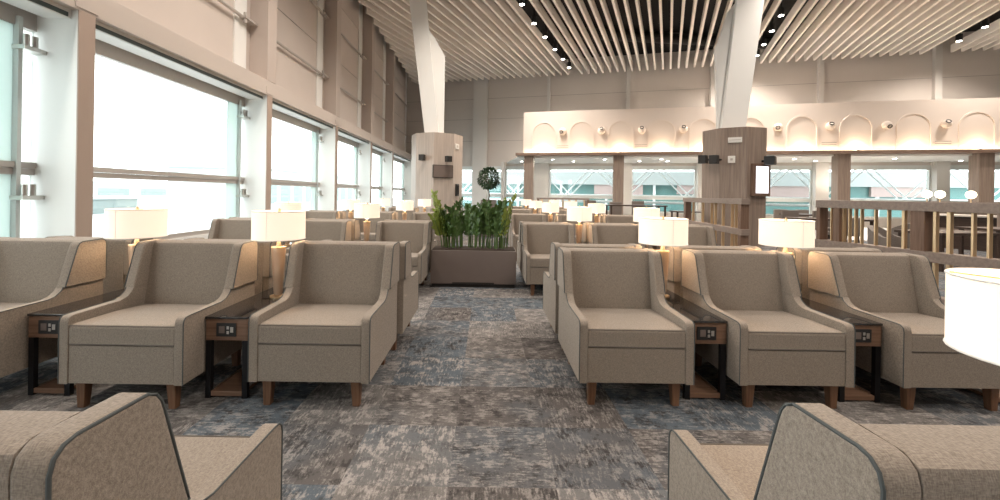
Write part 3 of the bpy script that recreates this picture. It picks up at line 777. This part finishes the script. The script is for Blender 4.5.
# first rows
for k, (x, yf) in enumerate([(-1.085, 2.565), (-2.192, 2.50), (-3.36, 2.47)]):
    chair(x, yf, False, 0, 'w', k); chair(x + (0.03 if k == 0 else 0.0), 4.27, True, 0, 'w', k)
for k, x in enumerate([0.966, 1.983, 3.02]):
    chair(x, 2.63, False, 0, 'b', k); chair(x, 4.33, True, 0, 'b', k)
for k, x in enumerate([-1.672, -2.822]): table_lamp(x, 3.40, 0, 'w', k, -0.19, [0.068, 0.12][k])
for k, x in enumerate([1.474, 2.505]): table_lamp(x, 3.475, 0, 'b', k, -0.06, -0.022 - 0.02 * k)
# the side table beyond the third seat of the bar bank, its base showing under the chair
place('t', table0, 3.53, 3.475, 0, 'walnut side table with smoked glass top, first rows, bar bank, beyond the third seats', 'glass topped side tables')
# further rows
for r in range(1, 5):
    if r < 4:
        for k, x in enumerate([-1.21, -2.40, -3.59]):
            chair(x, 2.57 + G * r, False, r, 'w', k); chair(x, 4.28 + G * r, True, r, 'w', k)
        for k, x in enumerate([-1.805, -2.995]): table_lamp(x, 3.42 + G * r, r, 'w', k, -0.03)
    for k, x in enumerate([0.90, 1.92, 2.94]):
        chair(x, 2.63 + G * r, False, r, 'b', k); chair(x, 4.33 + G * r, True, r, 'b', k)
    for k, x in enumerate([1.41, 2.43]): table_lamp(x, 3.475 + G * r, r, 'b', k, -0.03)
# front-most chairs, seen from behind
o = place('c', chair0, -1.057, 1.43 - 0.39, PI, 'taupe tweed wing armchair seen close from behind, in front of the window bank', 'taupe armchairs in rows')
o.scale = (1, 1, 1.013)
o = place('c', chair0, 1.005, 1.43 - 0.39, PI, 'taupe tweed wing armchair seen close from behind, in front of the bar bank', 'taupe armchairs in rows')
o.scale = (1, 1, 1.013)
place('t', table0, 1.515, 0.62, 0, 'walnut side table with smoked glass top beside the armchair seen close from behind', 'glass topped side tables')
o = place('l', lamp0, 1.443, 1.05, 0.0, 'large lit cream drum lamp cut by the frame edge, beside the closest armchair', 'drum table lamps', 0.530)
o.scale = (1, 1, 0.965)
lamp_light(1.443, 1.05, 1.02)

# ================================================================== planter with plants
PXc, PYf = -0.18, 5.97
pt = thing('planter', 'long taupe planter box across the end of the aisle', 'planter', (PXc, PYf + 0.25, 0))
MB().box(-0.615, 0.615, -0.25, 0.25, 0.05, 0.53, bev=0.008).build('box', 'planter', pt)
MB().box(-0.60, 0.60, -0.225, 0.225, 0.0, 0.05).build('plinth', 'plinth', pt, False)
MB().box(-0.30, 0.30, -0.254, -0.249, 0.055, 0.075).build('slot', 'plinth', pt, False)
MB().box(-0.60, 0.60, -0.22, 0.22, 0.525, 0.54).build('soil', 'soil', pt, False)
def leaf(mb, p, d, up, L_, W_):
    d = d.normalized(); s = d.cross(up)
    if s.length < 1e-3: s = d.cross(Vector((1, 0, 0)))
    s.normalize(); n = s.cross(d)
    ks = [(0, 0.08), (0.25, 0.75), (0.5, 1.0), (0.78, 0.65), (1.0, 0.03)]
    vs = []
    for t_, w in ks:
        c_ = p + d * (L_ * t_) + n * (0.10 * L_ * math.sin(PI * t_)) - Vector((0, 0, 0.12 * L_ * t_ * t_))
        vs.append((mb.bm.verts.new(c_ + s * W_ * w + n * W_ * 0.25 * w), mb.bm.verts.new(c_), mb.bm.verts.new(c_ - s * W_ * w + n * W_ * 0.25 * w)))
    for a, b_ in zip(vs, vs[1:]):
        mb.bm.faces.new((a[0], a[1], b_[1], b_[0])); mb.bm.faces.new((a[1], a[2], b_[2], b_[1]))
def zz_plant(x, y, h, lean, nst, light, lab):
    t = thing('zz_plant', lab, 'plant', (x, y, 0.546), 0, 'plants in the long planter')
    fo, stm = MB(), MB()
    for k in range(nst):
        a = random.uniform(0, 2 * PI); sp = random.uniform(0.02, 0.10)
        bx, by = sp * math.cos(a), sp * 0.8 * math.sin(a)
        hh = h * random.uniform(0.5, 1.0)
        tilt = random.uniform(0.02, 0.24)
        dx, dy = tilt * math.cos(a) + lean * random.uniform(0.6, 1.2), tilt * math.sin(a) * 0.7
        pts = []
        for i in range(9):
            q = i / 8
            pts.append(Vector((bx + dx * hh * q ** 1.6, by + dy * hh * q ** 1.6, hh * (q - 0.10 * abs(lean) * q * q))))
        stm.tube(pts, [0.011 * (1 - 0.65 * i / 8) for i in range(9)], 6)
        side0 = random.uniform(0, PI)
        sv = Vector((math.cos(side0), math.sin(side0), 0))
        nl = int(hh / 0.055)
        for j in range(2, nl + 1):
            q = 0.18 + 0.82 * j / nl
            i0 = min(7, int(q * 8)); fr = q * 8 - i0
            p_ = pts[i0].lerp(pts[min(8, i0 + 1)], min(1, fr)); tan = (pts[i0 + 1] - pts[i0]).normalized()
            for s in (-1, 1):
                d = tan * random.uniform(0.6, 1.0) + sv * s * random.uniform(0.6, 1.0) + Vector((random.gauss(0, .2), random.gauss(0, .2), 0)) + Vector((0, 0, 0.1))
                leaf(fo, p_, d, tan.cross(sv) + Vector((0, 0.01, 0)), random.uniform(0.09, 0.15), random.uniform(0.022, 0.034))
        leaf(fo, pts[-1], (pts[-1] - pts[-2]), sv, 0.10, 0.02)
    stm.build('stalk', 'stem', t)
    fo.build('foliage', 'leaf_light' if light else 'leaf', t, angle=60)
specs = [(-0.45, 0.80, -0.25, 7, 1, 'pale green plant leaning out at the window end of the planter'),
         (-0.36, 0.62, -0.12, 8, 0, 'dark green plant second from the window end of the planter'),
         (-0.19, 0.72, -0.05, 7, 0, 'tall dark green plant third from the window end of the planter'),
         (-0.03, 0.84, 0.0, 9, 0, 'tallest dense green plant in the middle of the planter'),
         (0.13, 0.76, 0.05, 8, 0, 'tall dark green plant third from the bar end of the planter'),
         (0.30, 0.66, 0.10, 8, 0, 'dark green plant second from the bar end of the planter'),
         (0.42, 0.84, 0.15, 7, 1, 'pale green plant leaning out at the bar end of the planter')]
for dx, h, ln, ns, lt, lab in specs:
    zz_plant(PXc + dx, PYf + 0.25 + random.uniform(-0.05, 0.05), h, ln, ns, lt, lab)

# ball tree behind
bt = thing('ball_tree', 'round clipped ball tree in a grey pot behind the planter', 'tree', (0.06, 13.3, 0))
MB().box(-0.25, 0.25, -0.25, 0.25, 0, 1.16, bev=0.01).build('pot', 'seatgrey', bt)
MB().box(-0.22, 0.22, -0.22, 0.22, 1.155, 1.165).build('soil', 'soil', bt, False)
tp = [(0, 0, 1.16), (0.015, 0, 1.3), (-0.01, 0.01, 1.5), (0, 0, 1.85)]
MB().tube(tp, [0.025, 0.02, 0.02, 0.012], 8).build('trunk', 'trunk', bt)
br = MB(); cr = MB()
cc = Vector((0, 0, 1.86))
for k in range(1000):
    v = Vector((random.gauss(0, 1), random.gauss(0, 1), random.gauss(0, 1))).normalized()
    rad = 0.345 * random.uniform(0.72, 1.0)
    p_ = cc + Vector((v.x * rad, v.y * rad, v.z * rad * 0.95))
    leaf(cr, p_, v + Vector((random.gauss(0, .5), random.gauss(0, .5), random.gauss(0, .5))), Vector((0, 0, 1)), random.uniform(0.07, 0.11), 0.026)
for k in range(14):
    v = Vector((random.gauss(0, 1), random.gauss(0, 1), abs(random.gauss(0, 0.7)))).normalized()
    br.tube([(0, 0, 1.6), cc * 0.5 + Vector((0, 0, 0.82)) + v * 0.1, cc + v * 0.33], [0.01, 0.008, 0.004], 5)
br.build('branch', 'trunk', bt); cr.build('crown', 'leaf_tree', bt, angle=60)

# ================================================================== brass and timber screens at the bar side
def screen(name, lab, xa, ya, xb, yb, bars, posts, zt=1.335, zu=1.208, zm1=0.669, zm0=0.532):
    a = Vector((xa, ya, 0)); b_ = Vector((xb, yb, 0)); d = b_ - a; Ls = d.length
    t = thing(name, lab, 'screen', a, math.atan2(d.y, d.x))
    D2 = 0.09
    MB().box(0, Ls, -D2, D2, zu, zt, bev=0.006).build('top_rail', 'taupe_board', t)
    MB().box(0, Ls, -D2, D2, zm0, zm1, bev=0.006).build('middle_rail', 'taupe_board', t)
    MB().box(0, Ls, -D2, D2, 0.0, 0.08, bev=0.006).build('bottom_rail', 'taupe_board', t)
    for q, w in posts:
        MB().box(q * Ls - w / 2, q * Ls + w / 2, -D2 + 0.008, D2 - 0.008, zm1, zu).build('post', 'walnut_v', t, False)
        MB().box(q * Ls - w / 2, q * Ls + w / 2, -D2 + 0.008, D2 - 0.008, 0.08, zm0).build('post', 'walnut_v', t, False)
    for q, w in bars:
        MB().box(q * Ls - w * 0.33, q * Ls + w * 0.33, -0.03, 0.03, zm1, zu, bev=0.002).build('bar', 'brass', t)
        MB().box(q * Ls - w * 0.33, q * Ls + w * 0.33, -0.03, 0.03, 0.08, zm0).build('bar', 'brass', t, False)
    return t
# long screen on the bar side of the seats: from far end (pixel column 821) to beyond the frame
sx0, sy0, sx1, sy1 = 5.70, 7.10, 6.31, 3.70
def q_of(px):
    t_ = (level(px, 230)[0] - PX0) / F
    # point on segment with X = t*Y
    k = (t_ * sy0 - sx0) / ((sx1 - sx0) - t_ * (sy1 - sy0)); return k
bars = [(q_of(p), w) for p, w in [(832, 0.02), (844, 0.04), (850, 0.02), (856, 0.025), (862, 0.02), (876, 0.025), (889, 0.025), (904.5, 0.05), (912.5, 0.025), (936, 0.05), (950, 0.06), (974, 0.035), (990, 0.035), (1008, 0.035), (1030, 0.035), (1055, 0.035)]]
screen('slatted_screen', 'long taupe timber screen with brass bars behind the bar bank armchairs', sx0, sy0, sx1, sy1, bars, [(0.012, 0.06), (q_of(840), 0.10), (q_of(922), 0.16), (0.99, 0.06)])
screen('slatted_screen', 'short timber screen with brass bars in front of the bar pillar', 6.04, 12.6, 5.62, 9.0,
       [(0.17, 0.04), (0.36, 0.045), (0.52, 0.03), (0.58, 0.035), (0.70, 0.05), (0.83, 0.03), (0.88, 0.03)], [(0.04, 0.16), (0.97, 0.14)])
screen('slatted_screen', 'far dark timber screen in front of the back windows', 2.35, 19.6, 4.75, 19.2,
       [(0.1, 0.12), (0.24, 0.1), (0.36, 0.14), (0.5, 0.1), (0.62, 0.12), (0.75, 0.14), (0.9, 0.1)], [(0.03, 0.1), (0.97, 0.1)], zt=1.22, zu=1.14)

# ================================================================== bar and dining area
def tub_chair(x, y, rz, lab):
    t = thing('tub_chair', lab, 'chair', (x, y, 0), rz, 'chairs in the bar area')
    bk = MB(); n = 18; prs = []
    for k in range(n + 1):
        a = -0.35 + (PI + 0.7) * k / n
        prs.append((math.cos(a), math.sin(a)))
    for (c0, s0), (c1, s1) in zip(prs, prs[1:]):
        v = []
        for cc_, ss in ((c0, s0), (c1, s1)):
            top = 0.66 + 0.20 * max(0, ss)
            v += [(cc_ * 0.34, ss * 0.32, 0.30), (cc_ * 0.34, ss * 0.32, top), (cc_ * 0.26, ss * 0.24, top), (cc_ * 0.26, ss * 0.24, 0.30)]
        bk._add(v, [(0, 1, 5, 4), (1, 2, 6, 5), (2, 3, 7, 6), (3, 0, 4, 7)])
    bmesh.ops.remove_doubles(bk.bm, verts=bk.bm.verts[:], dist=1e-4)
    bk.build('backrest', 'seatgrey', t)
    MB().lathe([(0.24, 0.30), (0.255, 0.34), (0.255, 0.42), (0.22, 0.45)], 22).build('seat', 'seatgrey', t)
    for sx in (-1, 1):
        for sy in (-1, 1):
            MB().tube([(sx * 0.16, sy * 0.16, 0.30), (sx * 0.22, sy * 0.22, 0.0)], [0.018, 0.012], 8).build('leg', 'darkwood', t)
    return t
def dining_table(x, y, rz, L_, lab, h=0.74):
    t = thing('dining_table', lab, 'table', (x, y, 0), rz, 'dark tables in the bar area')
    MB().box(-L_ / 2, L_ / 2, -0.4, 0.4, h - 0.05, h, bev=0.005).build('table_top', 'darkwood', t)
    for sx in (-1, 1):
        for sy in (-1, 1):
            MB().box(sx * (L_ / 2 - 0.08) - 0.03, sx * (L_ / 2 - 0.08) + 0.03, sy * 0.33 - 0.03, sy * 0.33 + 0.03, 0, h - 0.05).build('leg', 'darkwood', t, False)
    return t
def square_chair(x, y, rz, lab, h=0.86):
    t = thing('dining_chair', lab, 'chair', (x, y, 0), rz, 'chairs in the bar area')
    MB().box(-0.27, 0.27, 0.20, 0.29, 0.42, h, bev=0.02).build('backrest', 'seatgrey', t)
    MB().box(-0.27, 0.27, -0.27, 0.25, 0.36, 0.46, bev=0.025).build('seat', 'seatgrey', t)
    for sx in (-1, 1):
        for sy in (-1, 1):
            MB().tube([(sx * 0.22, sy * 0.22, 0.37), (sx * 0.24, sy * 0.24, 0.0)], [0.02, 0.014], 8).build('leg', 'darkwood', t)
    return t
dining_table(6.3, 17.6, 0.0, 2.4, 'dark high table behind the bar bank lamps, in front of the back windows', 0.98)
dining_table(8.4, 16.9, -0.1, 1.6, 'dark table behind the short brass screen', 0.78)
dining_table(10.2, 12.4, -0.2, 2.0, 'dark table between the bar pillar and the long screen', 0.78)
dining_table(9.3, 8.4, 0.2, 1.5, 'dark table right behind the long brass barred screen', 0.74)
dining_table(11.8, 9.4, 0.1, 1.6, 'dark table in front of the bar counter, far side', 0.76)
dining_table(12.6, 16.2, 0.0, 1.8, 'dark table near the back windows beyond the bar pillar', 0.76)
square_chair(5.75, 18.3, 0.0, 'grey chair at the window-side end of the dark high table', 1.08)
square_chair(6.75, 18.3, 0.0, 'grey chair at the bar-side end of the dark high table', 1.14)
square_chair(5.1, 20.2, 0.0, 'dark grey square chair beside the far timber screen', 1.12)
square_chair(9.9, 13.3, 0.0, 'brown square chair behind the dark table between pillar and screen, nearer the pillar', 0.98)
square_chair(10.75, 13.1, -0.1, 'brown square chair behind the dark table between pillar and screen, nearer the screen', 0.98)
square_chair(9.8, 11.4, PI, 'brown square chair turned to us at the dark table past the pillar', 0.86)
square_chair(12.2, 17.0, 0.0, 'grey square chair by the back windows beyond the bar pillar', 0.9)
square_chair(13.1, 17.0, 0.0, 'grey square chair by the back windows, beside its twin', 0.9)
tub_chair(7.55, 7.75, 0.5, 'round backed grey tub chair seen through the brass bars of the long screen')
tub_chair(9.4, 9.4, PI, 'round backed grey tub chair on the far side of the table behind the screen')
tub_chair(8.7, 6.3, 0.3, 'round backed grey tub chair behind the outer end of the long screen')
# bar counter with lit back wall and shelf
bc = thing('bar_counter', 'long dark bar counter with pale top beyond the long screen', 'counter', (14.6, 9.8, 0), -1.15)
MB().box(-3.2, 3.2, -0.35, 0.35, 0, 0.92).build('body', 'darkwood', bc, False)
MB().box(-3.3, 3.3, -0.45, 0.42, 0.92, 0.97, bev=0.006).build('counter_top', 'backwall', bc)
MB().box(-3.2, 3.2, -0.40, -0.36, 0.50, 0.58).build('front_rail', 'taupe_board', bc, False)
bs = thing('back_bar_shelf', 'wood back bar cabinet with warm light under its top shelf', 'shelf', (15.9, 10.4, 0), -1.15)
MB().box(-3.4, 3.4, -0.02, 0.3, 0, 1.28).build('back_panel', 'taupe_board', bs, False)
MB().box(-3.4, 3.4, -0.32, 0.3, 1.28, 1.34).build('shelf', 'taupe_board', bs, False)
MB().box(-3.3, 3.3, -0.12, -0.08, 1.262, 1.28).build('light_strip', 'led_warm', bs, False)
MB().box(-3.4, 3.4, -0.22, -0.02, 0.75, 0.80).build('shelf', 'taupe_board', bs, False)
cd = thing('console_shelf', 'slim taupe console carrying three glowing globe lamps', 'console', (12.6, 11.2, 0), -0.4)
MB().box(-1.0, 1.0, -0.16, 0.16, 1.16, 1.22, bev=0.004).build('top', 'taupe_board', cd)
for sx in (-0.95, 0.95): MB().box(sx - 0.04, sx + 0.04, -0.14, 0.14, 0, 1.16).build('leg', 'taupe_wood', cd, False)
for k, (px, py) in enumerate([(927, 194), (940, 193.5), (971, 196)]):
    yy = 11.2 - 0.42 * ((px - 940) / 40)
    px = level(px, py)[0]; xx = (px - PX0) / F * yy
    yy = 11.2 - math.tan(0.4) * (xx - 12.6); xx = (px - PX0) / F * yy
    g_ = thing('globe_lamp', 'glowing glass globe lamp on the console, %s of three' % ['first from the pillar side', 'middle one', 'set apart from the other two'][k], 'lamp', (xx, yy, 1.22), 0, 'globe lamps')
    MB().lathe([(0.05, 0), (0.05, 0.01), (0.015, 0.02), (0.015, 0.22)], 16).build('foot', 'brass', g_)
    MB().sphere((0, 0, 0.31), 0.105).build('globe', 'glow', g_)

# ================================================================== light
w = bpy.data.worlds.new('world'); sc.world = w; w.use_nodes = True
nt = w.node_tree; bg = nt.nodes['Background']
bg.inputs['Color'].default_value = (0.94, 0.98, 1.0, 1); bg.inputs['Strength'].default_value = 2.4
sc.view_settings.view_transform = 'Standard'; sc.view_settings.look = 'None'
sc.view_settings.exposure = 1.15; sc.view_settings.gamma = 1.0; sc.view_settings.use_curve_mapping = False
sc.cycles.max_bounces = 6; sc.cycles.diffuse_bounces = 4; sc.cycles.glossy_bounces = 3; sc.cycles.transparent_max_bounces = 8
sc.cycles.sample_clamp_indirect = 6.0
